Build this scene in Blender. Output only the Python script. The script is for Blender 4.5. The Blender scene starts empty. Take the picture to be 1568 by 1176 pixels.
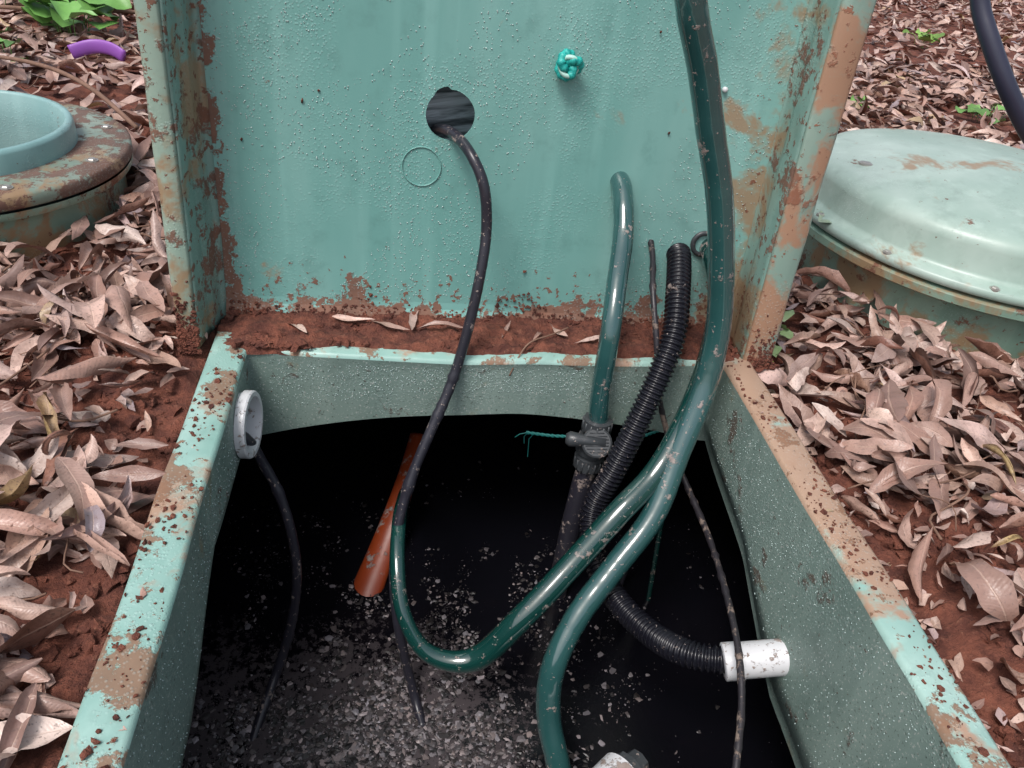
import bpy, bmesh, math, random
import numpy as np
from mathutils import Vector, Matrix, noise as mn
random.seed(7); rng=np.random.default_rng(11)
scene=bpy.context.scene
COL=scene.collection
# ------------------------------------------------------------------ helpers
def new_obj(name,verts,faces,mat=None,smooth=True,parent=None):
    me=bpy.data.meshes.new(name); me.from_pydata([tuple(v) for v in verts],[],faces); me.update()
    o=bpy.data.objects.new(name,me); COL.objects.link(o)
    if mat: me.materials.append(mat)
    if smooth: me.shade_smooth()
    if parent: o.parent=parent
    return o
def empty(name,loc=(0,0,0),rot=(0,0,0)):
    e=bpy.data.objects.new(name,None); e.location=loc; e.rotation_euler=rot; e.empty_display_size=.05; COL.objects.link(e); return e
def join_geo(parts):
    V=[];F=[]
    for v,f in parts:
        n=len(V); V+= [tuple(a) for a in v]; F+=[tuple(i+n for i in q) for q in f]
    return V,F
class N:
    def __init__(s,name):
        s.m=bpy.data.materials.new(name); s.m.use_nodes=True; s.t=s.m.node_tree; s.b=s.t.nodes["Principled BSDF"]
        s.co=s.t.nodes.new("ShaderNodeTexCoord").outputs["Object"]
    def n(s,t,**k):
        x=s.t.nodes.new(t)
        for a,b in k.items(): setattr(x,a,b)
        return x
    def l(s,a,b): s.t.links.new(a,b)
    def noise(s,scale,detail=4,rough=.55,co=None,dist=0,stretch=None):
        x=s.n("ShaderNodeTexNoise"); x.inputs["Scale"].default_value=scale; x.inputs["Detail"].default_value=detail
        x.inputs["Roughness"].default_value=rough; x.inputs["Distortion"].default_value=dist
        c=co or s.co
        if stretch:
            m=s.n("ShaderNodeMapping"); m.inputs["Scale"].default_value=stretch; s.l(c,m.inputs[0]); c=m.outputs[0]
        s.l(c,x.inputs["Vector"]); return x.outputs["Fac"]
    def voro(s,scale,out="Distance",feature='F1'):
        x=s.n("ShaderNodeTexVoronoi",feature=feature); x.inputs["Scale"].default_value=scale; s.l(s.co,x.inputs["Vector"]); return x.outputs[out]
    def mr(s,v,a,b,c=0,d=1,smooth=True):
        x=s.n("ShaderNodeMapRange"); 
        if smooth: x.interpolation_type='SMOOTHSTEP'
        s.l(v,x.inputs[0])
        for i,q in zip((1,2,3,4),(a,b,c,d)): x.inputs[i].default_value=q
        return x.outputs[0]
    def math(s,op,a,b=None,clamp=False):
        x=s.n("ShaderNodeMath",operation=op,use_clamp=clamp)
        for i,q in enumerate((a,b)):
            if q is None: continue
            if isinstance(q,(int,float)): x.inputs[i].default_value=q
            else: s.l(q,x.inputs[i])
        return x.outputs[0]
    def mix(s,f,a,b,blend='MIX'):
        x=s.n("ShaderNodeMix",data_type='RGBA',blend_type=blend)
        for i,q in ((0,f),(6,a),(7,b)):
            if isinstance(q,(int,float)): x.inputs[i].default_value=q
            elif isinstance(q,tuple): x.inputs[i].default_value=(*q,1) if len(q)==3 else q
            else: s.l(q,x.inputs[i])
        return x.outputs[2]
    def xyz(s):
        x=s.n("ShaderNodeSeparateXYZ"); s.l(s.co,x.inputs[0]); return x.outputs
    def bump(s,h,strength=.3,dist=.002,prev=None):
        x=s.n("ShaderNodeBump"); x.inputs["Strength"].default_value=strength; x.inputs["Distance"].default_value=dist; s.l(h,x.inputs["Height"])
        if prev: s.l(prev,x.inputs["Normal"])
        return x.outputs[0]
    def set(s,col=None,rough=None,normal=None,spec=None,**k):
        for nm,q in (("Base Color",col),("Roughness",rough),("Normal",normal),("Specular IOR Level",spec),*[(a.replace("_"," "),b) for a,b in k.items()]):
            if q is None: continue
            i=s.b.inputs[nm]
            if isinstance(q,tuple): i.default_value=(*q,1)
            elif isinstance(q,(int,float)): i.default_value=q
            else: s.l(q,i)
        return s.m
OCHRE=(.33,.18,.085)
def paint(name,base=(.20,.42,.36),light=(.34,.55,.47),dirt=.50,speck=.62,extra=None,dark=1.0,ochre=.60,droplets=True,stretch=(1,1,.25),och=OCHRE,dcol=((.11,.042,.027),(.25,.10,.058)),rough=.33,fine=None):
    m=N(name)
    a=m.noise(5,4,.6,stretch=stretch); c=m.mix(m.mr(a,.35,.7),base,light)
    b=m.noise(22,5,.65); c=m.mix(m.math('MULTIPLY',m.mr(b,.5,.75),.4),c,tuple(q*.6 for q in base))
    st=m.noise(26,3,.6,stretch=(1,1,.06) if stretch[2]<1 else (1,1,1)); c=m.mix(m.math('MULTIPLY',m.mr(st,.52,.72),.13),c,tuple(min(1,q*1.5+.05) for q in light))
    oc=m.noise(9,5,.66,dist=.3); ocm=m.mr(oc,ochre,ochre+.1)
    rn=m.noise(14,7,.70); sp=m.noise(70,4,.7)
    dm=m.mr(rn,dirt,dirt+.05); spm=m.mr(sp,speck,speck+.04)
    if extra: ocm,dm,spm=extra(m,oc,rn,sp,ocm,dm,spm)
    c=m.mix(m.math('MULTIPLY',ocm,.78),c,och)
    rc=m.mix(m.noise(40,3),*dcol)
    mask=m.math('MAXIMUM',dm,spm,clamp=True)
    c=m.mix(m.math('MULTIPLY',mask,.9),c,rc)
    if fine:
        fs=m.noise(330,2,.6); c=m.mix(m.math('MULTIPLY',m.mr(fs,.62,.68),.7),c,(.55,.56,.52)); c=m.mix(m.math('MULTIPLY',m.mr(fs,.36,.31),.7),c,(.03,.035,.03))
    ro=m.mr(mask,0,1,rough,.85)
    nrm=m.bump(mask,.5,.0015)
    if droplets:
        v=m.voro(260); vd=m.mr(v,.15,.45,1,0); pm=m.mr(m.noise(7,3),.45,.6)
        dd=m.math('MULTIPLY',vd,pm)
        nrm=m.bump(dd,.35,.0012,nrm)
        c=m.mix(m.math('MULTIPLY',dd,.16),c,(.58,.72,.70))
    return m.set(c,ro,nrm)
# ------------------------------------------------------------------ noise / heights
def fb(x,y,s,o=4,z=0.0):
    return mn.fractal(Vector((x*s,y*s,z)),1.0,2.0,o)
def gh(x,y):
    z=-.045+.012*fb(x,y,3.0,3)
    d=abs(x)-.371
    if -.9<y<.1:
        if x>0: z-=.025*math.exp(-((d-.06)/.05)**2)
        else: z+=.012*math.exp(-(d/.15)**2) if d>0 else 0
    if x<-.36 and abs(y-.03)<.3: z+=.03*math.exp(-((x+.47)/.09)**2-((y-.05)/.16)**2)
    if x>.9 and y<.0: z+=.05*min(1,(x-.9))
    r=math.hypot(x,y)
    if r>6: z+=.1*fb(x,y,.15,3)
    return z
# ------------------------------------------------------------------ materials
def ex_panel(m,oc,rn,sp,ocm,dm,spm):
    X,Y,Z=m.xyz()
    low=m.mr(Z,.004,.040,1,0)
    low2=m.mr(Z,.02,.14,.16,0)
    left=m.mr(X,-.33,-.365,0,.18); right=m.mr(X,.25,.36,0,.20)
    dm=m.mr(m.math('ADD',m.math('ADD',rn,m.math('MULTIPLY',low,.15)),m.math('ADD',m.math('MULTIPLY',low2,.5),left)),.66,.69)
    spm=m.mr(m.math('ADD',sp,m.math('ADD',low2,m.math('ADD',left,m.math('MULTIPLY',right,.5)))),.71,.74)
    ocm=m.mr(m.math('ADD',oc,right),.64,.74)
    return ocm,dm,spm
M_panel=paint("panel_paint",base=(.160,.375,.340),light=(.245,.470,.430),extra=ex_panel,och=(.36,.20,.10),dcol=((.12,.045,.03),(.30,.11,.06)))
M_side=paint("lid_edge_paint",base=(.15,.28,.24),light=(.26,.40,.35),dirt=.54,speck=.57,ochre=.5)
M_lip=paint("lid_lip_paint",base=(.22,.34,.28),light=(.34,.44,.36),dirt=.53,speck=.58,ochre=.46)
M_lipr=paint("lid_lip_paint_stained",base=(.21,.34,.29),light=(.32,.42,.35),dirt=.55,speck=.61,ochre=.43,och=(.44,.20,.11),dcol=((.16,.06,.035),(.34,.14,.08)))
def ex_rim(m,oc,rn,sp,ocm,dm,spm):
    X,Y,Z=m.xyz()
    r=m.mr(X,.2,.33,0,1); band=m.math('MULTIPLY',r,m.math('MULTIPLY',m.mr(Y,-.50,-.30,0,1),m.mr(Y,.0,-.04,.3,1)))
    l=m.mr(X,-.2,-.33,0,1)
    ocm=m.mr(m.math('ADD',oc,m.math('ADD',m.math('MULTIPLY',band,.17),m.math('MULTIPLY',r,.05))),.54,.64)
    dm=m.mr(m.math('ADD',rn,m.math('MULTIPLY',l,.025)),.545,.58)
    return ocm,dm,spm
M_rim=paint("rim_paint",base=(.25,.44,.39),light=(.42,.60,.54),speck=.60,extra=ex_rim,stretch=(1,1,1),och=(.46,.22,.13),dcol=((.17,.09,.055),(.32,.17,.10)))
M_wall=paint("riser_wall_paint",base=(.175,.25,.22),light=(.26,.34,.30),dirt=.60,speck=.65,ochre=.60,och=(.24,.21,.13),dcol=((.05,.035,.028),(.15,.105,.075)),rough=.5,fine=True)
M_riser=paint("riser_paint",base=(.18,.30,.235),light=(.28,.39,.31),dirt=.575,speck=.62,ochre=.46)
M_cover=paint("cover_paint",base=(.33,.45,.39),light=(.46,.57,.51),dirt=.66,speck=.67,ochre=.58,stretch=(1,1,1))
M_ringin=paint("ring_paint",base=(.21,.38,.38),light=(.28,.45,.44),dirt=.64,speck=.68,ochre=.66)
M_flange=paint("flange_paint",base=(.20,.28,.23),light=(.30,.36,.30),dirt=.48,speck=.56,ochre=.47,stretch=(1,1,1),dcol=((.09,.05,.045),(.22,.11,.08)))
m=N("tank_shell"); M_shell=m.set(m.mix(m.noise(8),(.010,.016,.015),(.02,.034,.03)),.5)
def soil_mat(name):
    m=N(name); a=m.noise(25,6,.7); b=m.noise(140,4,.7)
    c=m.mix(m.mr(a,.35,.7),(.085,.026,.018),(.24,.080,.048)); c=m.mix(m.math('MULTIPLY',m.mr(b,.55,.75),.6),c,(.34,.15,.095))
    n=m.bump(a,.9,.010); n=m.bump(b,1.0,.004,n)
    return m.set(c,.9,n)
M_soil=soil_mat("red_soil")
def leaf_mat():
    m=N("dry_leaf"); at=m.n("ShaderNodeAttribute",attribute_name="Col"); uv=m.n("ShaderNodeAttribute",attribute_name="luv")
    s=m.n("ShaderNodeSeparateXYZ"); m.l(uv.outputs["Vector"],s.inputs[0])
    c=at.outputs["Color"]
    ab=m.math('ABSOLUTE',s.outputs[1])
    rib=m.mr(ab,.02,.09,1,0)
    c=m.mix(m.math('MULTIPLY',m.mr(m.noise(30,4,.68),.42,.66),.62),c,(.15,.065,.042))
    c=m.mix(m.math('MULTIPLY',m.mr(m.noise(300,2,.6),.58,.68),.65),c,(.07,.032,.025))
    c=m.mix(m.math('MULTIPLY',rib,.35),c,(.66,.46,.35))
    v=m.math('SINE',m.math('MULTIPLY',m.math('SUBTRACT',s.outputs[0],m.math('MULTIPLY',ab,.10)),150.))
    n=m.bump(v,.12,.0005); n=m.bump(m.noise(70,3),.55,.003,n); n=m.bump(rib,.4,.001,n)
    bf=m.n("ShaderNodeNewGeometry").outputs["Backfacing"]
    c=m.mix(m.math('MULTIPLY',bf,.25),c,(.58,.44,.39))
    return m.set(c,.36,n)
M_leaf=leaf_mat()
def hose_mat(name,c1,c2,rough=.18,mud=.62,mudc=(.28,.20,.16),spk=.70,coat=0,mudl=(.48,.40,.37)):
    m=N(name); c=m.mix(m.noise(14,3),c1,c2)
    a=m.mr(m.noise(28,6,.72),mud,mud+.05); b=m.mr(m.noise(150,3,.7),spk,spk+.03)
    k=m.math('MAXIMUM',a,b,clamp=True)
    c=m.mix(k,c,m.mix(m.noise(90,3),tuple(q*.5 for q in mudc),mudl))
    n=m.bump(k,.6,.0015); n=m.bump(m.noise(60,2),.12,.002,n)
    if coat: m.b.inputs["Coat Weight"].default_value=coat; m.b.inputs["Coat Roughness"].default_value=.06; m.b.inputs["Coat IOR"].default_value=1.7
    return m.set(c,m.mr(k,0,1,rough,.8),n)
M_hose=hose_mat("green_hose",(.003,.034,.030),(.010,.060,.052),.14,.61,spk=.635,coat=1)
M_hose2=hose_mat("green_hose_weathered",(.014,.062,.064),(.034,.110,.105),.16,.60,spk=.645,coat=1)
M_cable=hose_mat("black_cable",(.014,.014,.020),(.035,.033,.046),.30,.585,spk=.63)
M_cablem=hose_mat("muddy_cable",(.016,.014,.018),(.035,.030,.036),.4,.54,mudl=(.26,.20,.17),spk=.64)
M_corr=hose_mat("black_conduit",(.006,.006,.010),(.014,.014,.020),.22,.62,spk=.66)
M_topc=hose_mat("dark_cable",(.022,.024,.045),(.04,.042,.07),.35,.8,spk=.9)
M_black=hose_mat("black_plastic",(.036,.040,.044),(.06,.066,.072),.35,.58,spk=.64)
M_pvc=hose_mat("white_pvc",(.60,.60,.62),(.74,.74,.76),.35,.56,(.35,.25,.2),.62)
M_red=hose_mat("red_plastic",(.20,.030,.008),(.32,.055,.014),.35,.58,(.06,.02,.015),spk=.8)
m=N("teal_rope_twist"); 
M_rope=m.set(m.mix(m.mr(m.noise(160,2),.45,.55),(.01,.33,.30),(.03,.46,.40)),.45,m.bump(m.noise(400,2),.5,.001))
M_rope2=N("dull_rope").set((.01,.14,.13),.5)
M_ropew=N("pale_rope_strand").set((.45,.72,.64),.5)
M_bolt=N("bolt_metal").set((.45,.43,.40),.4,Metallic=.6)
m=N("debris"); at=m.n("ShaderNodeAttribute",attribute_name="Col"); M_deb=m.set(at.outputs["Color"],.4)
m=N("black_water")
nz=m.noise(7,6,.72,dist=.4); nz2=m.noise(85,6,.80); X_,Y_,Z_=m.xyz()
dens=m.math('MULTIPLY',m.mr(Y_,.08,-.26,0,1),m.mr(X_,.22,-.08,.25,1))
sumn=m.math('ADD',m.math('MULTIPLY',nz2,.75),m.math('MULTIPLY',m.math('ADD',nz,dens),.25))
msk=m.mr(sumn,.68,.72)
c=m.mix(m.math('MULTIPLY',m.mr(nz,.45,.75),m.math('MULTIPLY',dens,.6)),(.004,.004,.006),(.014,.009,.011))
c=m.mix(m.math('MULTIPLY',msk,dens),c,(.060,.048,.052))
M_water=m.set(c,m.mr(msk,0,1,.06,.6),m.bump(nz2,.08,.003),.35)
m=N("green_leaf"); at=m.n("ShaderNodeAttribute",attribute_name="Col"); M_green=m.set(m.mix(m.math('MULTIPLY',m.noise(60,4),.4),at.outputs["Color"],(.05,.10,.03)),.45)
M_drop=N("water_drop").set((.40,.50,.48),.06,spec=.9)
m=N("weathered_timber"); g=m.noise(30,5,.7,stretch=(.12,.12,1.6),dist=.6); M_timber=m.set(m.mix(m.mr(g,.40,.62),(.06,.07,.08),(.60,.64,.70)),.6,m.bump(g,.6,.004))
M_purple=N("purple_plastic").set((.30,.10,.45),.35)
m=N("twig_bark"); M_twig=m.set(m.mix(m.noise(40,4),(.09,.045,.03),(.34,.20,.14)),.8,m.bump(m.noise(120,3),.6,.002))
# ------------------------------------------------------------------ sweep tubes
def resample(P,step):
    P=[np.array(p,float) for p in P]
    P=[2*P[0]-P[1]]+P+[2*P[-1]-P[-2]]
    out=[]
    for i in range(1,len(P)-2):
        p0,p1,p2,p3=P[i-1:i+3]
        def tj(ti,a,b): return ti+max(np.linalg.norm(b-a),1e-6)**.5
        t0=0;t1=tj(t0,p0,p1);t2=tj(t1,p1,p2);t3=tj(t2,p2,p3)
        n=max(6,int(np.linalg.norm(p2-p1)/.002))
        for k in range(n):
            t=t1+(t2-t1)*k/n
            A1=(t1-t)/(t1-t0)*p0+(t-t0)/(t1-t0)*p1; A2=(t2-t)/(t2-t1)*p1+(t-t1)/(t2-t1)*p2; A3=(t3-t)/(t3-t2)*p2+(t-t2)/(t3-t2)*p3
            B1=(t2-t)/(t2-t0)*A1+(t-t0)/(t2-t0)*A2; B2=(t3-t)/(t3-t1)*A2+(t-t1)/(t3-t1)*A3
            out.append((t2-t)/(t2-t1)*B1+(t-t1)/(t2-t1)*B2)
    out.append(P[-2]); out=np.array(out)
    for _ in range(30):
        out[1:-1]=.25*out[:-2]+.5*out[1:-1]+.25*out[2:]
    d=np.r_[0,np.cumsum(np.linalg.norm(np.diff(out,axis=0),axis=1))]
    s=np.arange(0,d[-1],step)
    return np.stack([np.interp(s,d,out[:,k]) for k in range(3)],1),s
def sweep(P,rf,step=.006,seg=16,flat=1.0):
    C,S=resample(P,step)
    T=np.gradient(C,axis=0); T/=np.linalg.norm(T,axis=1)[:,None]
    u=np.cross(T[0],[0.3,1,.1]); u/=np.linalg.norm(u)
    V=[];F=[]
    for i in range(len(C)):
        u=u-T[i]*np.dot(u,T[i]); u/=np.linalg.norm(u); w=np.cross(T[i],u)
        r=rf(S[i],C[i]) if callable(rf) else rf
        for k in range(seg):
            a=2*math.pi*k/seg
            V.append(C[i]+(u*math.cos(a)+w*math.sin(a)*flat)*r)
    n=len(C)
    for i in range(n-1):
        for k in range(seg):
            a=i*seg+k;b=i*seg+(k+1)%seg
            F.append((a,b,b+seg,a+seg))
    F.append(tuple(range(seg))[::-1]); F.append(tuple((n-1)*seg+k for k in range(seg)))
    return V,F
def tube(name,P,r,mat,parent=None,**k):
    v,f=sweep(P,r,**k); return new_obj(name,v,f,mat,parent=parent)
def muddy(r,amp=.0012,s=90):
    return lambda t,p: r+amp*max(0,mn.fractal(Vector(p)*s,1,2,3))+.0003*mn.noise(Vector(p)*300)
# ------------------------------------------------------------------ lathe / simple
def lathe(prof,cx,cy,seg=96):
    V=[];F=[]
    for r,z in prof:
        for k in range(seg):
            a=2*math.pi*k/seg; V.append((cx+r*math.cos(a),cy+r*math.sin(a),z))
    for i in range(len(prof)-1):
        for k in range(seg):
            a=i*seg+k;b=i*seg+(k+1)%seg; F.append((a,b,b+seg,a+seg))
    return V,F
def cyl(p0,p1,prof,seg=32):
    p0=Vector(p0);p1=Vector(p1);d=(p1-p0); q=d.normalized().to_track_quat('Z','Y'); L=d.length
    V=[];F=[]
    for t,r in prof:
        for k in range(seg):
            a=2*math.pi*k/seg; V.append(p0+q@Vector((r*math.cos(a),r*math.sin(a),t*L)))
    for i in range(len(prof)-1):
        for k in range(seg):
            a=i*seg+k;b=i*seg+(k+1)%seg; F.append((a,b,b+seg,a+seg))
    F.append(tuple(range(seg))[::-1]); n=len(prof)-1; F.append(tuple(n*seg+k for k in range(seg)))
    return V,F
def bolt(p,r=.007,h=.004,n=(0,0,1)):
    p=Vector(p);n=Vector(n).normalized()
    a=cyl(p-n*.002,p+n*.0015,[(0,r*1.35),(1,r*1.35)],20)
    b=cyl(p,p+n*h,[(0,r),(.7,r),(1,r*.8)],6)
    return join_geo([a,b])
# ------------------------------------------------------------------ TANK
tank=empty("septic_tank")
HX=.326; YB=-.003; YF=-.80
def lowz(x,y,side):
    if side=='B': return -.092-.053*(abs(x)/HX)**2
    if side=='L':
        return np.interp(-y,[0,.25,.42,.8],[-.145,-.13,-.20,-.24])
    if side=='R': return np.interp(-y,[0,.05,.2,.36,.8],[-.145,-.16,-.187,-.27,-.30])
    return -.27
def loop(off,zf,bow=0,offb=None):
    pts=[]; n=48
    x0,x1,y0,y1=-HX-off,HX+off,YF-off,YB+(off if offb is None else offb)
    for i in range(n):
        x=x0+(x1-x0)*i/n; pts.append((x,y1-bow*(1-(x/HX)**2),'B'))
    for i in range(n): y=y1+(y0-y1)*i/n; pts.append((x1,y,'R'))
    for i in range(n): x=x1+(x0-x1)*i/n; pts.append((x,y0,'F'))
    for i in range(n): y=y0+(y1-y0)*i/n; pts.append((x0,y,'L'))
    out=[]
    for x,y,s in pts:
        z=zf(x,y,s) if callable(zf) else zf
        w=.0022*fb(x,y,6,2)
        out.append((x+ (w if s in 'LR' else 0),y+(w if s=='B' else 0),z+.0012*fb(x,y,8,2)))
    return out
def loops_mesh(loops,name,mat,parent,smooth=True):
    V=[];F=[];n=len(loops[0])
    for l in loops: V+=l
    for i in range(len(loops)-1):
        for k in range(n):
            a=i*n+k;b=i*n+(k+1)%n; F.append((a,a+n,b+n,b))
    return new_obj(name,V,F,mat,smooth,parent)
lz=lambda x,y,s: float(lowz(x,y,s))
walls=[loop(.012,lz,.010,0.0),loop(.012,lambda x,y,s:lz(x,y,s)+.03,.010,0.0),loop(.002,lambda x,y,s:lz(x,y,s)+.034,.010,0.0)]
for k in range(1,7): walls.append(loop(0,lambda x,y,s,k=k:(lz(x,y,s)+.034)*(1-k/7.)-.008*k/7,.010))
walls.append(loop(0,-.006,.012))
loops_mesh(walls,"riser_walls",M_wall,tank)
loops_mesh([loop(0,-.006,.012),loop(.0015,-.0015,.012),loop(.005,0,.011),loop(.02,.0005,.006),loop(.040,0,0),loop(.044,-.0018),loop(.0455,-.006),loop(.0455,-.026),loop(.041,-.028)],"rim",M_rim,tank)
def bigrect(hx,y0,y1,z):
    pts=[];n=48
    for i in range(n): pts.append((-hx+2*hx*i/n,y1,z))
    for i in range(n): pts.append((hx,y1+(y0-y1)*i/n,z))
    for i in range(n): pts.append((hx-2*hx*i/n,y0,z))
    for i in range(n): pts.append((-hx,y0+(y1-y0)*i/n,z))
    return pts
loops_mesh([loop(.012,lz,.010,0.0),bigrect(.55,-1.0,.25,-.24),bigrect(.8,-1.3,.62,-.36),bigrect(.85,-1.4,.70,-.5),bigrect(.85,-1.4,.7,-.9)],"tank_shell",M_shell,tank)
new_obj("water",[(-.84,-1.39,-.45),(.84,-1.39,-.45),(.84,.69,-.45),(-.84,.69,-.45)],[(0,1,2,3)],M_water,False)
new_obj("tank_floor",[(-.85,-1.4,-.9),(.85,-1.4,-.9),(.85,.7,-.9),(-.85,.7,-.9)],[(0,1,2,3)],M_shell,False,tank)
# ------------------------------------------------------------------ LID
TA=math.radians(5.6)
lid=empty("hatch_lid",(0,.09,0),(-TA,0,0))
LM=Matrix.Translation((0,.09,0))@Matrix.Rotation(-TA,4,'X')
PH=.86
def grid_panel():
    xs=np.linspace(-.366,.364,74); hs=np.linspace(-.004,PH,88)
    hx,hz,hr=-.073,.283,.031
    bm=bmesh.new(); vm={}
    for j,h in enumerate(hs):
        for i,x in enumerate(xs):
            vm[i,j]=bm.verts.new((x,.0025*fb(x,h,3,2)+ (-.010*math.exp(-((h)/.012)**2)),h))
    for j in range(len(hs)-1):
        for i in range(len(xs)-1):
            bm.faces.new((vm[i,j],vm[i+1,j],vm[i+1,j+1],vm[i,j+1]))
    me=bpy.data.meshes.new("panel"); bm.to_mesh(me); bm.free()
    o=bpy.data.objects.new("panel",me); COL.objects.link(o); me.materials.append(M_panel); o.parent=lid
    sol=o.modifiers.new("s","SOLIDIFY"); sol.thickness=.006; sol.offset=-1
    n=40; V=[]
    for s in (-.05,.05):
        for k in range(n):
            a=2*math.pi*k/n; r=hr*(1+.02*mn.noise(Vector((math.cos(a)*2,math.sin(a)*2,3))))
            V.append((hx+r*math.cos(a),s,hz+r*math.sin(a)+(.004 if abs(a-1.9)<.3 else 0)))
    F=[tuple(range(n))[::-1],tuple(range(n,2*n))]+[(k,(k+1)%n,n+(k+1)%n,n+k) for k in range(n)]
    c=new_obj("cut",V,F,None,False); bmx=bmesh.new(); bmx.from_mesh(c.data); bmesh.ops.recalc_face_normals(bmx,faces=bmx.faces); bmx.to_mesh(c.data); bmx.free()
    c.parent=lid
    b=o.modifiers.new("b","BOOLEAN"); b.object=c; b.operation='DIFFERENCE'; b.solver='EXACT'
    bpy.context.view_layer.update()
    dg=bpy.context.evaluated_depsgraph_get(); me2=bpy.data.meshes.new_from_object(o.evaluated_get(dg)); 
    o.modifiers.clear(); o.data=me2; bpy.data.objects.remove(c)
grid_panel()
def extr(prof,name,mat,h0,h1,n=70):
    V=[];F=[];k=len(prof)
    for j in range(n):
        h=h0+(h1-h0)*j/(n-1)
        for i,(x,y) in enumerate(prof):
            hh=h
            if j==0: hh=h+.008*mn.noise(Vector((x*60,y*60,1)))
            V.append((x+.0012*mn.noise(Vector((i*.3,h*14,2))),y+.0015*mn.noise(Vector((i*.3,h*11,5))),hh))
    for j in range(n-1):
        for i in range(k-1):
            a=j*k+i; F.append((a,a+1,a+1+k,a+k))
    o=new_obj(name,V,F,mat,True,lid); s=o.modifiers.new("s","SOLIDIFY"); s.thickness=.004; s.offset=0
    return o
extr([(-.366,.001),(-.371,-.002),(-.375,-.010),(-.377,-.03),(-.3785,-.036),(-.382,-.039),(-.3835,-.045),(-.385,-.078),(-.387,-.083)],"side_wall",M_side,-.012,PH)
extr([(-.387,-.083),(-.390,-.086),(-.404,-.086),(-.409,-.083),(-.411,-.077),(-.411,-.01),(-.411,.012)],"edge_lip",M_lip,-.018,PH)
extr([(.364,.001),(.366,-.002),(.3665,-.010),(.366,-.03),(.3645,-.036),(.362,-.039),(.3615,-.045),(.3595,-.078),(.361,-.083)],"side_wall_b",M_side,-.012,PH)
extr([(.361,-.083),(.364,-.086),(.397,-.086),(.401,-.083),(.403,-.077),(.403,-.01),(.403,.012)],"edge_lip_b",M_lipr,-.018,PH)
def ring_geo(cx,cz,r,w,y0,y1,seg=64):
    V=[];F=[]
    for (rr,yy) in ((r-w,y0),(r-w,y1),(r+w,y1),(r+w,y0)):
        for k in range(seg):
            a=2*math.pi*k/seg; V.append((cx+rr*math.cos(a),yy,cz+rr*math.sin(a)))
    for i in range(3):
        for k in range(seg):
            a=i*seg+k;b=i*seg+(k+1)%seg;F.append((a,b,b+seg,a+seg))
    return V,F
v,f=ring_geo(-.107,.217,.025,.0006,.003,-.0019); new_obj("embossed_ring",v,f,M_panel,True,lid)
v,f=cyl((.279,.003,.341),(.279,-.005,.341),[(0,.0035),(.8,.0035),(1,.002)],16); new_obj("bolt_head",v,f,M_pvc,True,lid)
v,f=ring_geo(.297,.133,.016,.003,.003,-.005,40); new_obj("grommet",v,f,M_black,True,lid)
parts=[]
for x,h,l in ((-.255,.285,.010),(.215,.28,.006),(-.235,.30,.004),(.30,.22,.006),(-.33,.235,.006),(.18,.40,.004)):
    parts.append(cyl((x,.0,h),(x+.001,-.0025,h+l*.6),[(0,.0010),(.5,.0016),(1,.0006)],6))
v,f=join_geo(parts); new_obj("mud_flecks",v,f,M_soil,True,lid)
# ------------------------------------------------------------------ rope knot
knot=empty("rope_knot",LM@Vector((.067,-.012,.356)))
P=[]
for k in range(90):
    t=2*math.pi*k/90
    r=.0090+.0048*math.cos(3*t)
    P.append((r*math.cos(2*t),-.006*math.sin(3*t)-.004,r*math.sin(2*t)))
P.append(P[0])
v,f=sweep(P,lambda s,p:.0054+.0007*math.sin(s*900),step=.0015,seg=12); new_obj("knot_loops",v,f,M_rope,True,knot)
P2=[]
for k in range(60):
    t=math.pi*2*k/60; P2.append((.0110*math.cos(t*1.0+.5),-.009-.003*math.sin(2*t),.0110*math.sin(t+.5)))
v,f=sweep(P2,.0030,step=.0015,seg=10); new_obj("pale_strand",v,f,M_ropew,True,knot)
v,f=sweep([(-.002,.0,0),(0,.01,0),(0,.02,0)],.006,step=.002,seg=10); new_obj("rope_tail",v,f,M_rope,True,knot)
# ------------------------------------------------------------------ hoses & cables
mm=lambda L:[tuple(c/1000. for c in p) for p in L]
hA=mm([(120,-62,560),(144,-60,463),(175,-50,402),(204,-45,334),(235,-45,260),(258,-50,179),(275,-60,92),(271,-80,13),(242,-120,-67),(208,-170,-138),(155,-210,-194),(104,-250,-248),(74,-290,-301),(73,-320,-357),(87,-360,-407),(95,-390,-460)])
tube("green_hose",hA,muddy(.0162,.0007,40),M_hose2,seg=24,flat=.95)
hB=mm([(310,112,127),(309,90,124),(308,30,97),(296,-20,37),(259,-85,-28),(214,-130,-96),(160,-168,-134),(104,-200,-191),(36,-240,-251),(-29,-260,-313),(-85,-250,-308),(-118,-220,-264),(-127,-170,-220),(-125,-110,-206),(-119,-40,-235),(-112,60,-310),(-108,150,-400),(-108,190,-460)])
def rB(s,p):
    return .0165 if p[0]>-.02 else .0165-.0065*min(1,(-.02-p[0])/.09)
tube("green_hose",hB,rB,M_hose,seg=24)
h2=mm([(160,120,213),(161,105,212),(161,80,196),(160,50,166),(155,20,110),(147,-20,57),(149,-30,-54),(157,-30,-108)])
tube("green_hose",h2,muddy(.0138,.0007,50),M_hose2,seg=22)
cC=mm([(-100,190,235),(-86,160,250),(-70,112,262),(-50,60,255),(-33,40,226),(-25,30,170),(-30,10,116),(-43,-10,39),(-61,-30,-31),(-86,-60,-86),(-110,-90,-142),(-126,-120,-198),(-131,-160,-258),(-123,-190,-331),(-106,-212,-412),(-95,-236,-446),(-85,-270,-456)])
def rC(s,p):
    return .0070+.0003*mn.noise(Vector(p)*300)+(.0030*max(0,mn.fractal(Vector(p)*60,1,2,3)) if -.16<p[2]<-.02 else 0)
tube("power_cable",cC,rC,M_cable,seg=14)
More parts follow.
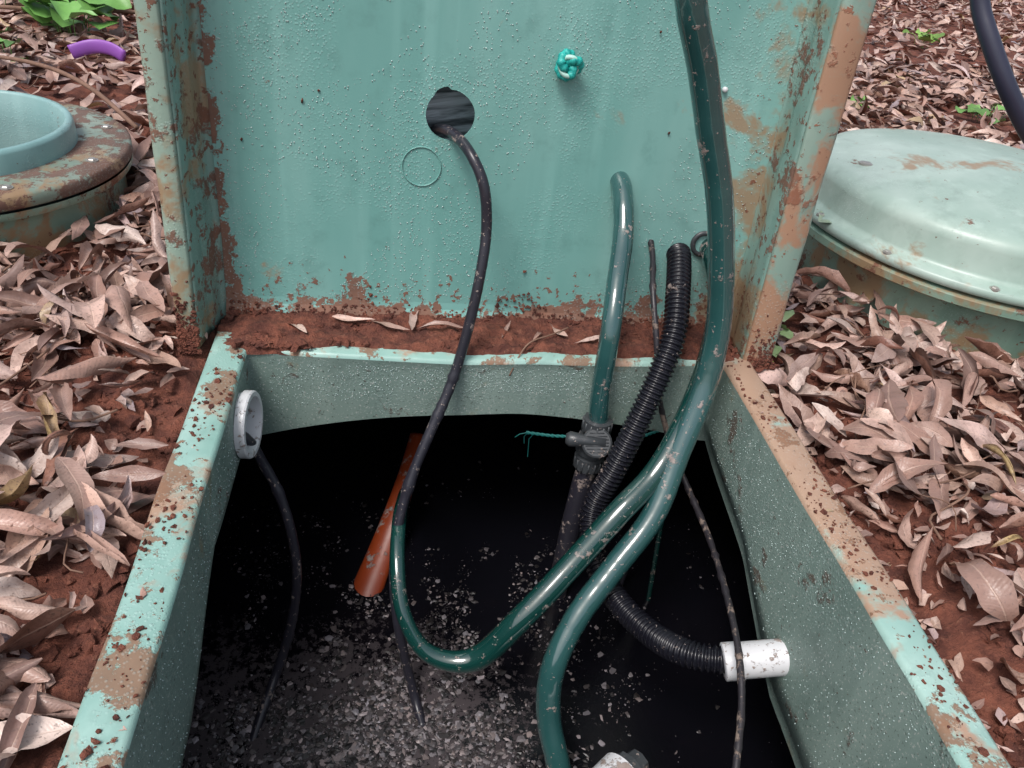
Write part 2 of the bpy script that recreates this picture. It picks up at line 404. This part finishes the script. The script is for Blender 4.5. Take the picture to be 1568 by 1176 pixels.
cD=mm([(-360,-84,-66),(-335,-82,-72),(-318,-80,-90),(-306,-80,-123),(-287,-90,-166),(-271,-110,-220),(-264,-130,-289),(-274,-160,-367),(-295,-200,-427),(-311,-254,-450),(-318,-290,-460)])
tube("power_cable",cD,muddy(.0066,.0012,60),M_cable,seg=14)
cE=mm([(218,120,134),(220,107,131),(219,80,118),(210,30,97),(213,-20,45),(231,-40,-40),(268,-50,-126),(285,-84,-158),(294,-172,-174),(282,-268,-167),(263,-366,-162),(250,-422,-177),(227,-481,-196),(200,-560,-230)])
tube("float_switch_cable",cE,muddy(.0040,.0024,80),M_cablem,seg=12)
cF=mm([(262,118,112),(263,100,118),(259,78,110),(248,30,88),(238,-15,52),(220,-45,8),(197,-70,-51),(172,-88,-130),(148,-105,-200),(149,-155,-238),(167,-220,-246),(200,-281,-241),(230,-331,-214),(272,-349,-203)])
tube("corrugated_conduit",cF,lambda s,p:.0158+.0017*math.copysign(abs(math.cos(math.pi*2*s/.0068))**.6,math.cos(math.pi*2*s/.0068)),M_corr,step=.00085,seg=22)
tC=mm([(395,-70,620),(405,-85,560),(419,-100,494),(432,-120,464),(455,-140,428),(487,-150,394),(560,-160,330),(750,-100,100),(950,20,-30),(1100,60,-40)])
tube("power_cable",tC,.0088,M_topc,seg=14)
tube("thin_cable",mm([(275,10,-120),(280,-10,-170),(270,-20,-230),(262,-30,-330),(255,-30,-470)]),.0035,M_cable,seg=8)
tube("thin_cable",mm([(290,0,-110),(292,-20,-170),(286,-40,-240),(300,-60,-470)]),.004,M_hose,seg=8)
v,f=sweep(mm([(-92,215,-318),(-108,150,-352),(-130,85,-392),(-152,30,-428),(-180,-38,-466)]),lambda s,p:.013+.05*s,seg=20,flat=.5); new_obj("red_float_arm",v,f,M_red)
ra=[];rb=[];rp=mm([(60,5,-140),(100,0,-142),(128,-10,-136),(150,-55,-128),(180,-50,-128),(225,-20,-128),(300,10,-120)])
Cp,S=resample(rp,.003)
for i,p in enumerate(Cp):
    a=S[i]*420; ra.append(p+np.array([0,math.cos(a),math.sin(a)])*.0013); rb.append(p-np.array([0,math.cos(a),math.sin(a)])*.0013)
def rawtube(C,r,seg=8):
    C=np.array(C);T=np.gradient(C,axis=0);T/=np.linalg.norm(T,axis=1)[:,None];V=[];F=[];u=np.array([0,0.1,1.])
    for i in range(len(C)):
        u=u-T[i]*np.dot(u,T[i]);u/=np.linalg.norm(u);w=np.cross(T[i],u)
        for k in range(seg): a=2*math.pi*k/seg;V.append(C[i]+(u*math.cos(a)+w*math.sin(a))*r)
    for i in range(len(C)-1):
        for k in range(seg): a=i*seg+k;b=i*seg+(k+1)%seg;F.append((a,b,b+seg,a+seg))
    return V,F
v,f=join_geo([rawtube(ra,.0016),rawtube(rb,.0016),rawtube(mm([(62,5,-140),(58,8,-150),(60,10,-165)]),.0007),rawtube(mm([(62,5,-140),(50,4,-142),(44,6,-150)]),.0007),rawtube(mm([(70,3,-142),(66,8,-155),(68,8,-190)]),.0006)])
new_obj("teal_rope",v,f,M_rope2)
# ------------------------------------------------------------------ valve
val=empty("ball_valve")
c0=Vector((.153,-.034,-.1240))
q0=c0+Vector((0,.004,.040)); q1=c0+Vector((-.004,-.004,-.045))
v,f=cyl(q0,q1,[(0,.016),(.02,.0205),(.25,.0205),(.27,.018),(.33,.018),(.36,.023),(.66,.023),(.69,.018),(.74,.018),(.76,.021),(.98,.021),(1,.016)],28); new_obj("body",v,f,M_black,False,val)
parts=[]
for k in range(14):
    a=2*math.pi*k/14
    for t0,t1,rr in ((.03,.24,.0205),(.77,.97,.021)):
        d=Vector((math.cos(a)*rr,math.sin(a)*rr,0)); p0=q0.lerp(q1,t0)+d; p1=q0.lerp(q1,t1)+d
        parts.append(cyl(p0,p1,[(0,.0016),(1,.0016)],6))
v,f=join_geo(parts); new_obj("collar_ribs",v,f,M_black,True,val)
hd=Vector((-.20,-.75,.62)).normalized()
k0=c0+hd*.018+Vector((.002,0,-.002)); v,f=cyl(k0,k0+hd*.018,[(0,.012),(.4,.012),(.45,.0215),(.9,.0215),(1,.019)],28); new_obj("knob",v,f,M_black,False,val)
k1=k0+hd*.0185; side=Vector((1,0,0)); up=hd.cross(side).normalized(); side=up.cross(hd)
parts=[]
for j in range(-3,4):
    w=math.sqrt(max(0,.017**2-(j*.0045)**2))
    parts.append(cyl(k1+up*(j*.0045)-side*w,k1+up*(j*.0045)+side*w,[(0,.0008),(1,.0008)],6))
v,f=join_geo(parts); new_obj("knob_ribs",v,f,M_black,True,val)
v,f=cyl(k0+hd*.013-side*.044+up*.006,k0+hd*.013+side*.012,[(0,.007),(.1,.011),(.3,.010),(.5,.008),(1,.008)],16); new_obj("handle_arm",v,f,M_black,True,val)
v,f=sweep([tuple(q1),(.146,-.040,-.21),(.143,-.040,-.30),(.143,-.039,-.47)],.0160,seg=20); new_obj("riser_pipe",v,f,M_cable,True,val)
# ------------------------------------------------------------------ white sockets
cs=Vector((-.309,-.086,-.058))
V=[];F=[]
prof=[(-.034,.0),(-.034,.033),(-.010,.034),(.0,.036),(0,.0415),(-.002,.043),(-.012,.043),(-.013,.040),(-.022,.040),(-.023,.0425),(-.034,.0425)]
ax=Vector((1,-.10,.04)).normalized(); q=ax.to_track_quat('Z','Y'); seg=48
for (t,r) in prof:
    for k in range(seg):
        a=2*math.pi*k/seg; V.append(cs+q@Vector((r*math.cos(a),r*math.sin(a),t)))
for i in range(len(prof)-1):
    for k in range(seg):
        a=i*seg+k;b=i*seg+(k+1)%seg;F.append((a,b,b+seg,a+seg))
new_obj("white_pipe_socket",V,F,M_pvc,True).modifiers.new("e","EDGE_SPLIT").split_angle=math.radians(35)
V,F=cyl((.262,-.3475,-.206),(.336,-.357,-.186),[(0,.0185),(0.01,.0215),(.02,.0225),(.30,.0225),(.305,.0215),(.96,.0215),(1,.0215)],40)
o=new_obj("white_pvc_pipe",V,F,M_pvc,True); o.modifiers.new("e","EDGE_SPLIT").split_angle=math.radians(35)
pp=empty("white_pipe_stub")
V,F=cyl((.03,-.50,-.34),(.150,-.408,-.340),[(0,.026),(.7,.026),(.71,.030),(1,.030)],36); o=new_obj("pipe",V,F,M_pvc,True,pp); o.modifiers.new("e","EDGE_SPLIT").split_angle=math.radians(35)
V,F=cyl((.148,-.411,-.340),(.175,-.391,-.339),[(0,.024),(.5,.024),(.6,.017),(1,.015)],8); new_obj("plug",V,F,M_black,False,pp)
# ------------------------------------------------------------------ side risers
rr=empty("round_manhole_riser")
cx,cy=.955,.39
v,f=lathe([(.318,-.20),(.320,.040),(.323,.043),(.348,.045),(.352,.048),(.352,.060),(.348,.0635),(.335,.0645)],cx,cy,160); o=new_obj("riser_body",v,f,M_riser,True,rr); o.modifiers.new("e","EDGE_SPLIT").split_angle=math.radians(40)
v,f=lathe([(.335,.068),(.348,.069),(.352,.072),(.352,.082),(.348,.085),(.335,.087),(.327,.090),(.324,.096),(.322,.134),(.318,.146),(.308,.154),(.290,.159),(.26,.164),(.20,.174),(.12,.182),(.05,.185),(.001,.186)],cx,cy,160); o=new_obj("domed_cover",v,f,M_cover,True,rr)
v,f=lathe([(.336,.062),(.336,.070)],cx,cy,120); new_obj("seal",v,f,M_black,True,rr)
parts=[]
for a in (160,186,212,240,268,300,130,100):
    a=math.radians(a); parts.append(bolt((cx+.342*math.cos(a),cy+.342*math.sin(a),.085),.006))
v,f=join_geo(parts); new_obj("bolts",v,f,M_bolt,False,rr)
v,f=join_geo([bolt((cx-.255,cy+.02,.165),.009,.003)]); new_obj("cover_stud",v,f,M_bolt,False,rr)
lr=empty("round_manhole_riser")
cx2,cy2=-.870,.500
v,f=lathe([(.250,-.20),(.250,.022),(.254,.026),(.266,.028),(.268,.032),(.268,.040)],cx2,cy2,120); o=new_obj("riser_body",v,f,M_riser,True,lr); o.modifiers.new("e","EDGE_SPLIT").split_angle=math.radians(40)
v,f=lathe([(.252,.043),(.268,.044),(.270,.047),(.270,.062),(.266,.066),(.235,.067),(.18,.066)],cx2,cy2,120); o=new_obj("flange",v,f,M_flange,True,lr)
v,f=lathe([(.186,.060),(.185,.096),(.182,.102),(.174,.103),(.171,.099),(.167,.05),(.167,-.3)],cx2,cy2,120); o=new_obj("neck_ring",v,f,M_ringin,True,lr)
v,f=lathe([(.17,-.05),(.001,-.055)],cx2,cy2,60); o=new_obj("inner_lid",v,f,M_ringin,True,lr)
v,f=lathe([(.254,.036),(.254,.046)],cx2,cy2,100); new_obj("seal",v,f,M_black,True,lr)
parts=[]
for a in (-85,-50,-12,30,80,180,230): 
    a=math.radians(a); parts.append(bolt((cx2+.238*math.cos(a),cy2+.238*math.sin(a),.067)))
v,f=join_geo(parts); new_obj("bolts",v,f,M_bolt,False,lr)
V,F=cyl((-.08,.235,-.06),(-.09,.20,.62),[(0,.06),(1,.06)],4)
new_obj("timber_prop",V,F,M_timber,False)
# ------------------------------------------------------------------ GROUND
def axis(a,b,step,far):
    L=list(np.arange(a,b+1e-6,step)); s=step
    x=b
    while x<far: s*=1.16; x+=s; L.append(x)
    s=step; x=a
    while x>-far: s*=1.16; x-=s; L.insert(0,x)
    return np.array(L)
xs=axis(-.95,1.2,.0095,140); ys=axis(-.75,.95,.0095,140)
V=[];F=[]
for j,y in enumerate(ys):
    for i,x in enumerate(xs):
        z=gh(x,y)
        if -1.2<x<1.5 and -.9<y<1.2:
            rd=abs(fb(x,y,35,3,7))
            z+=.010*fb(x,y,20,4,3)+.010*rd
        V.append((x,y,z))
nx=len(xs)
for j in range(len(ys)-1):
    for i in range(nx-1):
        xc=(xs[i]+xs[i+1])/2; yc=(ys[j]+ys[j+1])/2
        if abs(xc)<.352 and -.83<yc<.026: continue
        a=j*nx+i; F.append((a,a+1,a+1+nx,a+nx))
new_obj("ground",V,F,M_soil,True)
V=[];F=[];a=np.linspace(-.372,.372,190); b=np.linspace(-.006,.125,44)
for y in b:
    for x in a:
        e=.010*fb(x,.5,9,3)-.004
        if x<-.22: e-=.006*min(1,(-.22-x)/.05)
        k=(y-.004-e)/.010
        z=-.006+.012*min(1,max(0,k)) + min(1,max(0,k))*(.007*fb(x,y,30,4)+.006*abs(fb(x,y,80,3,2)))
        if abs(x)>.335: z-=.35*(abs(x)-.335)
        V.append((x,y,z))
for j in range(len(b)-1):
    for i in range(len(a)-1):
        q_=j*len(a)+i; F.append((q_,q_+1,q_+1+len(a),q_+len(a)))
new_obj("soil_heap",V,F,M_soil,True)
def icos(sub):
    bm=bmesh.new(); bmesh.ops.create_icosphere(bm,subdivisions=sub,radius=1); v=np.array([tuple(q.co) for q in bm.verts]); f=[tuple(w.index for w in q.verts) for q in bm.faces]; bm.free(); return v,f
iv,iF=icos(1)
def scatter_blobs(name,pts,rads,mat,flat=.8,parent=None,jit=.35,cols=None,smooth=True):
    n=len(pts); k=len(iv); V=np.zeros((n,k,3)); 
    for i in range(n):
        st=1+jit*(rng.random(3)-.5)*1.6; st[2]*=flat; a=rng.random()*6.28; ca,sa=math.cos(a),math.sin(a)
        w=iv*rads[i]*(1+jit*(rng.random((k,1))-.5)*2)*st
        w=np.stack([w[:,0]*ca-w[:,1]*sa,w[:,0]*sa+w[:,1]*ca,w[:,2]],1)
        V[i]=np.array(pts[i])+w
    F=(np.array(iF)[None]+ (np.arange(n)*k)[:,None,None]).reshape(-1,3)
    o=new_obj(name,V.reshape(-1,3),F.tolist(),mat,smooth,parent)
    if cols is not None:
        at=o.data.color_attributes.new("Col",'FLOAT_COLOR','POINT'); at.data.foreach_set("color",np.repeat(np.c_[cols,np.ones(n)],k,axis=0).ravel())
    return o
P=[];R=[]
def addc(x0,x1,y0,y1,n,rm,zf,th=(-.3,.2)):
    for _ in range(n):
        x=random.uniform(x0,x1);y=random.uniform(y0,y1)
        if fb(x,y,12,3,8)<random.uniform(*th): continue
        r=rm*random.random()**3.5+.0008; P.append((x,y,zf(x,y)+r*.3+.002));R.append(r)
addc(.375,.75,-.65,.1,6500,.0080,gh); addc(-.75,-.375,-.6,.3,5200,.0075,gh)
addc(-.36,.36,.006,.10,2800,.005,lambda x,y:.003); addc(-.43,-.36,-.02,.06,500,.008,lambda x,y:-.02+random.random()*.015)
addc(.36,.42,.0,.06,300,.007,lambda x,y:-.02+random.random()*.012)
addc(-1.3,1.5,.2,1.6,1500,.012,gh)
addc(-.345,-.24,-.004,.03,400,.007,lambda x,y:.002)
rz=lambda x,y:-.0015
addc(-.370,-.328,-.62,.0,420,.0026,rz); addc(.328,.370,-.62,.0,420,.0026,rz)
scatter_blobs("soil_crumbs",P,R,M_soil,jit=.5,smooth=False)
P=[];R=[]
for _ in range(1500):
    x=random.uniform(-.36,.36); w=max(0,fb(x,0,9,3)); h=abs(random.gauss(0,.007+.026*w)); r=random.uniform(.0006,.0028)
    p=LM@Vector((x,-.001-.010*math.exp(-(h/.012)**2),h)); P.append(tuple(p)); R.append(r)
for _ in range(340):
    h=abs(random.gauss(0,.03)); x=random.uniform(-.41,-.385); p=LM@Vector((x,-.087,h-.02));P.append(tuple(p));R.append(random.uniform(.001,.004))
for _ in range(200):
    h=abs(random.gauss(0,.03)); x=random.uniform(.365,.40); p=LM@Vector((x,-.087,h-.02));P.append(tuple(p));R.append(random.uniform(.001,.003))
scatter_blobs("dirt_crust",P,R,M_soil,parent=None,jit=.5,smooth=False)
# ------------------------------------------------------------------ droplets
P=[];R=[]
for _ in range(1500):
    x=random.uniform(-.30,.30); zl=-.092-.053*(x/HX)**2+.038; P.append((x,YB-.0105*(1-(x/HX)**2)+.0022*fb(x,YB,6,2),random.uniform(-.010,zl)));R.append(random.uniform(.0004,.0009))
for _ in range(1300):
    y=random.uniform(-.7,-.02); P.append((HX+.0022*fb(HX,y,6,2),y,random.uniform(-.012,float(lowz(0,y,'R'))+.045)));R.append(random.uniform(.0004,.0009))
for _ in range(800):
    y=random.uniform(-.7,-.02); P.append((-HX+.0022*fb(-HX,y,6,2),y,random.uniform(-.012,float(lowz(0,y,'L'))+.045)));R.append(random.uniform(.0004,.0009))
for _ in range(8000):
    x=random.uniform(-.36,.36);h=random.uniform(.03,.6)
    if fb(x,h,5,3,9)<-.02 or math.hypot(x+.073,h-.283)<.034: continue
    P.append(tuple(LM@Vector((x,.0025*fb(x,h,3,2)-.0002,h))));R.append(random.uniform(.0004,.0011))
scatter_blobs("water_droplets",P,R,M_drop,1,jit=.1)
# ------------------------------------------------------------------ floating debris
P=[];R=[];CC=[]
def addd(cx,cy,sx,sy,n,rmax,gmax=.34,pw=2.6,th=(-.15,.25),e=4):
    for _ in range(n):
        x=random.gauss(cx,sx);y=random.gauss(cy,sy)
        if x<-.42 or x>.5 : continue
        cl=fb(x,y,16,5,4)+.5*fb(x,y,5,2,6)
        if cl<random.uniform(*th): continue
        r=rmax*random.random()**e+.0005; P.append((x,y,-.4495)); R.append(r)
        g=random.random()**pw*gmax+.012
        k=random.random()
        CC.append((g*(1+.16*k),g*.93,g*(1.02-.12*k)))
addd(-.15,-.29,.13,.07,11000,.0042,.27,2.4,(-.35,.25),3.5)
addd(-.16,-.20,.13,.08,6000,.0038,.26,2.8,(-.15,.35))
addd(-.15,-.12,.20,.12,5500,.0034,.24,3.0,(-.05,.4))
addd(-.145,-.235,.016,.009,150,.0050,.55,.8,(-2,-1)); addd(-.29,-.29,.025,.02,50,.005,.42,1,(-2,-1)); addd(-.18,-.24,.13,.08,230,.0050,.45,1,(-2,-1)); addd(-.16,-.27,.05,.03,160,.0045,.42,1,(-2,-1))
addd(.1,-.02,.15,.12,2600,.0028,.20,2.6,(-.05,.4)); addd(-.25,.05,.12,.08,1000,.003,.20); addd(.02,-.3,.14,.08,2200,.0032,.22)
scatter_blobs("floating_scum",P,R,M_deb,.3,jit=.6,cols=np.array(CC),smooth=False)
# ------------------------------------------------------------------ LEAVES
pal=np.array([(.54,.35,.285),(.43,.245,.19),(.63,.45,.375),(.32,.16,.115),(.20,.09,.065),(.72,.58,.51),(.47,.29,.21),(.15,.072,.057),(.58,.40,.35),(.55,.37,.30),(.38,.27,.27),(.25,.21,.25),(.50,.36,.17)])
palp=np.array([2.8,3.4,2.0,3.2,2.6,1.5,2.2,1.8,2.2,2.2,1.2,.7,.5]); palp=palp/palp.sum()
def leaves(name,pts,Ls,Ws,mat=M_leaf,cols=None,ns=9,nt=5,tilt=.34,bend=1.1,cup=.55,zup=.018):
    n=len(pts); s=np.linspace(0,1,ns)[None,:,None]; t=np.linspace(-1,1,nt)[None,None,:]
    r=lambda a,b:rng.uniform(a,b,(n,1,1))
    L=np.array(Ls).reshape(n,1,1); W=np.array(Ws).reshape(n,1,1)
    w=W*.5*np.sin(np.pi*np.clip(s,0.005,.995)**r(.7,1.0))**r(.6,1.05)*(1+.10*np.sin(s*r(12,26)+r(0,6))*t)
    k=rng.normal(0,bend*.5,(n,1,1)); k2=rng.normal(0,.8,(n,1,1))
    th=k*(s-.5)*1.6+k2*np.sin(s*6.)*.25
    ds=L/(ns-1); cx=np.cumsum(np.cos(th)*ds,1)-L*.5; cz=np.cumsum(np.sin(th)*ds,1)
    cpa=rng.normal(0,cup,(n,1,1))+ .15
    tw=rng.normal(0,.55,(n,1,1))*(s-.5)*2
    ang=np.abs(t)*np.abs(cpa)*1.2
    yy=w*t*np.cos(ang*.8); zz=w*np.abs(t)*np.sin(ang)*np.sign(cpa)+ .12*w*np.sin(s*r(8,18)+t*2+r(0,6))
    y2=yy*np.cos(tw)-zz*np.sin(tw); z2=yy*np.sin(tw)+zz*np.cos(tw)
    X=cx*np.ones_like(t)-z2*np.sin(th); Y=y2+ np.sin(s*3.14)*L*rng.normal(0,.07,(n,1,1)); Z=cz+z2*np.cos(th)
    Pm=np.stack([X,Y,Z],-1).reshape(n,-1,3)
    az=rng.uniform(0,2*np.pi,n); ax_=rng.normal(0,tilt,n); ay=rng.normal(0,tilt*.7,n)
    ca,sa=np.cos(az),np.sin(az); cb,sb=np.cos(ax_),np.sin(ax_); cc,sc=np.cos(ay),np.sin(ay)
    z0=np.zeros(n);o1=np.ones(n)
    Rx=np.stack([np.stack([o1,z0,z0],-1),np.stack([z0,cb,-sb],-1),np.stack([z0,sb,cb],-1)],1)
    Ry=np.stack([np.stack([cc,z0,sc],-1),np.stack([z0,o1,z0],-1),np.stack([-sc,z0,cc],-1)],1)
    Rz=np.stack([np.stack([ca,-sa,z0],-1),np.stack([sa,ca,z0],-1),np.stack([z0,z0,o1],-1)],1)
    M=Rz@Rx@Ry
    Pm=np.einsum('nij,nkj->nki',M,Pm)
    zmin=Pm[:,:,2].min(1)
    pts=np.array(pts)
    Pm+=pts[:,None,:]; Pm[:,:,2]+=(-zmin*.7+rng.uniform(-.002,zup,n))[:,None]
    q=[]
    for i in range(ns-1):
        for j in range(nt-1):
            a=i*nt+j; q.append((a,a+1,a+1+nt,a+nt))
    F=(np.array(q)[None]+(np.arange(n)*ns*nt)[:,None,None]).reshape(-1,4)
    me=bpy.data.meshes.new(name); V=Pm.reshape(-1,3)
    me.vertices.add(len(V)); me.vertices.foreach_set("co",V.ravel())
    me.loops.add(F.size); me.loops.foreach_set("vertex_index",F.ravel().astype(np.int32))
    me.polygons.add(len(F)); me.polygons.foreach_set("loop_start",(np.arange(len(F))*4).astype(np.int32)); me.polygons.foreach_set("loop_total",np.full(len(F),4,dtype=np.int32))
    me.update(calc_edges=True); me.materials.append(mat); me.shade_smooth()
    if cols is None:
        c=pal[rng.choice(len(pal),n,p=palp)]*rng.uniform(.65,1.25,(n,1))
    else: c=np.array(cols)
    at=me.color_attributes.new("Col",'FLOAT_COLOR','POINT'); at.data.foreach_set("color",np.repeat(np.c_[c,np.ones(n)],ns*nt,axis=0).ravel())
    lu=me.attributes.new("luv",'FLOAT_VECTOR','POINT'); uv=np.stack([s*np.ones_like(t),t*np.ones_like(s),np.zeros((1,ns,nt))],-1).reshape(1,-1,3).repeat(n,0); lu.data.foreach_set("vector",uv.ravel())
    o=bpy.data.objects.new(name,me); COL.objects.link(o); return o
def blocked(x,y):
    if abs(x)<.40 and -.95<y<.13: return True
    if math.hypot(x-cx,y-cy)<.345: return True
    if math.hypot(x-cx2,y-cy2)<.262: return True
    return False
def gen(x0,x1,y0,y1,dens,dfun=None):
    n=int((x1-x0)*(y1-y0)*dens); out=[]
    for _ in range(n):
        x=random.uniform(x0,x1);y=random.uniform(y0,y1)
        if blocked(x,y): continue
        if dfun and random.random()>dfun(x,y): continue
        out.append((x,y,gh(x,y)+.006))
    return out
def dn(x,y):
    p=.75+.9*(fb(x,y,5,3,1)+.1)
    if x>0 and y<.12:
        p*=min(1,max(.16,(x-.41+.10*fb(x,y,6,2))/.10))
        if y<-.25: p*=min(1,max(.30,(x-.42)/.35))
    if x<0 and -.22<y<.22: p*=min(1,max(.12,(-x-.42)/.08))
    return p
near=gen(-1.15,-.39,-.75,.7,2050,dn)+gen(.39,1.3,-.75,.45,1850,dn)
Ln=[random.uniform(.055,.120)*random.choice((1,1,1,.8,.55)) for _ in near]
leaves("leaf_litter",near,Ln,[l*random.uniform(.22,.38) for l in Ln],ns=12,nt=5,tilt=.40,bend=1.4,cup=.7,zup=.030)
mid=gen(-2.2,2.6,.45,2.4,900,lambda x,y:.65+.9*(fb(x,y,3,3,1)+.2))
far=gen(-3.5,7,2.4,7,230)
leaves("leaf_litter",mid+far,[random.uniform(.05,.12) for _ in mid+far],[random.uniform(.018,.036) for _ in mid+far],ns=7,nt=3,zup=.025)
fr=gen(-1.0,-.385,-.7,.5,1900)+gen(.385,1.2,-.7,.3,2100)
leaves("leaf_fragments",fr,[random.uniform(.010,.035) for _ in fr],[random.uniform(.006,.016) for _ in fr],ns=5,nt=3,zup=.010)
hp=[(-.08,.045,.012),(-.15,.05,.012),(.02,.05,.012),(.09,.05,.012),(.14,.03,.01),(-.27,.04,.008),(.06,.03,.012),(-.20,.06,.012),(-.11,.065,.014)]
leaves("fallen_leaf",hp,[.07,.06,.05,.04,.05,.04,.03,.06,.08],[.010,.010,.008,.012,.008,.010,.008,.012,.012],tilt=.1,bend=.3,cup=.3,zup=.002)
rb_=[(-.35,-.40,.0),(-.34,-.52,.0),(.35,-.46,.0),(.345,-.30,.0),(-.35,-.20,0),(.35,-.53,0),(-.36,-.31,0),(.34,-.12,0)]
leaves("rim_leaf_bits",rb_,[.012,.015,.010,.012,.010,.016,.009,.010],[.006,.006,.004,.004,.005,.006,.004,.004],ns=5,nt=3,tilt=.05,bend=.3,cup=.3,zup=.001)
# ------------------------------------------------------------------ twigs
parts=[]
for _ in range(460):
    sx=random.choice((-1,1)); x=sx*random.uniform(.42,1.6); y=random.uniform(-.6,2.2)
    if blocked(x,y): continue
    a=random.uniform(0,6.28); L=random.uniform(.05,.20); pts=[]
    for k in range(5):
        t=k/4; px=x+math.cos(a)*L*t+random.gauss(0,.006); py=y+math.sin(a)*L*t+random.gauss(0,.006); pts.append((px,py,gh(px,py)+.020+random.uniform(0,.020)))
    if any(blocked(p[0],p[1]) for p in pts): continue
    r=random.uniform(.0006,.0017); parts.append(sweep(pts,r,step=.012,seg=6))
parts.append(sweep([(-1.6,1.75,.02),(-1.2,1.7,.03),(-.9,1.78,.03),(-.6,1.7,.02)],.006,step=.03,seg=8))
parts.append(sweep([(-1.3,1.3,.0),(-1.0,1.15,.03),(-.8,.95,.04),(-.66,.80,.0)],.005,step=.03,seg=8))
v,f=join_geo(parts); new_obj("twigs",v,f,M_twig)
v,f=sweep(mm([(20,-14,-25),(28,-10,-2),(45,10,14),(80,30,16),(110,50,18)]),.0011,step=.004,seg=6); new_obj("root_fibre",v,f,M_twig)
# ------------------------------------------------------------------ green plants
def plant(name,c,n,size,spread,h,col,wr=.8):
    pts=[];Ls=[];Ws=[];cc=[];stems=[]
    for _ in range(n):
        x=c[0]+random.gauss(0,spread);y=c[1]+random.gauss(0,spread);z=gh(x,y)+random.uniform(.3,1)*h
        pts.append((x,y,z));l=size*random.uniform(.6,1.2);Ls.append(l);Ws.append(l*wr*random.uniform(.8,1.1)); k=random.uniform(.7,1.4); cc.append(tuple(q*k for q in col))
        stems.append(sweep([(c[0]+(x-c[0])*.4,c[1]+(y-c[1])*.4,gh(c[0],c[1])),((c[0]+x)/2,(c[1]+y)/2,z*.6),(x,y,z+.003)],.0012,step=.01,seg=5))
    e=empty(name); o=leaves("leaves",pts,Ls,Ws,mat=M_green,cols=cc,ns=7,nt=5,tilt=.3,bend=.4,cup=.25,zup=.002); o.parent=e
    v,f=join_geo(stems); 
    s=new_obj("stems",v,f,M_green,True,e); at=s.data.color_attributes.new("Col",'FLOAT_COLOR','POINT'); at.data.foreach_set("color",np.tile((*col,1),len(s.data.vertices)).astype(float))
plant("ground_plant",(-1.08,1.66),20,.12,.10,.12,(.15,.34,.08),.9)
plant("ground_plant",(-1.45,2.0),18,.12,.16,.12,(.13,.28,.08),.9)
plant("ground_plant",(-1.14,1.38),8,.07,.05,.06,(.14,.30,.08))
plant("seedling",(.415,.055),4,.030,.008,.040,(.38,.48,.06))
plant("seedling",(.460,.125),6,.055,.014,.06,(.30,.42,.20),.6)
plant("seedling",(1.35,1.55),8,.05,.05,.05,(.20,.40,.10))
plant("seedling",(1.85,1.6),9,.06,.06,.06,(.18,.36,.10))
plant("seedling",(2.4,2.9),8,.07,.08,.07,(.25,.42,.10))
plant("seedling",(.60,-.45),8,.024,.03,.03,(.18,.36,.10))
plant("seedling",(-.455,-.54),5,.045,.015,.045,(.34,.38,.08),.35)
leaves("green_leaf",[(.61,.33,.085)],[.06],[.022],mat=M_green,cols=[(.42,.52,.38)],tilt=.05,bend=.3,cup=.3,zup=.002)
v,f=sweep([(-1.00,1.42,-.01),(-.95,1.44,.005),(-.90,1.43,.005),(-.86,1.41,-.01)],.018,step=.01,seg=12,flat=.3); new_obj("plastic_strip",v,f,M_purple)
# ------------------------------------------------------------------ camera / light
R=Matrix(((0.98783,-0.02062,-0.15415),(-0.11335,0.58316,-0.80441),(0.10648,0.81209,0.57373)))
cam=bpy.data.cameras.new("Camera"); co=bpy.data.objects.new("Camera",cam); COL.objects.link(co)
M4=R.to_4x4(); M4.translation=Vector((-0.139,-0.87,0.572)); co.matrix_world=M4
cam.lens=27.05; cam.clip_start=.01; cam.clip_end=500; scene.camera=co
w=bpy.data.worlds.new("World"); scene.world=w; w.use_nodes=True; nt=w.node_tree; bg=nt.nodes["Background"]
sky=nt.nodes.new("ShaderNodeTexSky"); sky.sky_type='NISHITA'; sky.sun_disc=False
EL=math.radians(60); AZ=math.radians(222)
sky.sun_elevation=EL; sky.sun_rotation=AZ; sky.air_density=1; sky.dust_density=4
hs=nt.nodes.new("ShaderNodeHueSaturation"); hs.inputs["Saturation"].default_value=.55; nt.links.new(sky.outputs[0],hs.inputs["Color"]); nt.links.new(hs.outputs[0],bg.inputs[0]); bg.inputs[1].default_value=.15
sd=bpy.data.lights.new("Sun",'SUN'); sd.energy=2.1; sd.angle=math.radians(20); sd.color=(1,.97,.95)
so=bpy.data.objects.new("Sun",sd); COL.objects.link(so)
dirv=Vector((math.sin(AZ)*math.cos(EL),math.cos(AZ)*math.cos(EL),math.sin(EL)))
so.rotation_euler=dirv.to_track_quat('Z','Y').to_euler()
scene.view_settings.view_transform='Standard'; scene.view_settings.look='None'; scene.view_settings.exposure=0
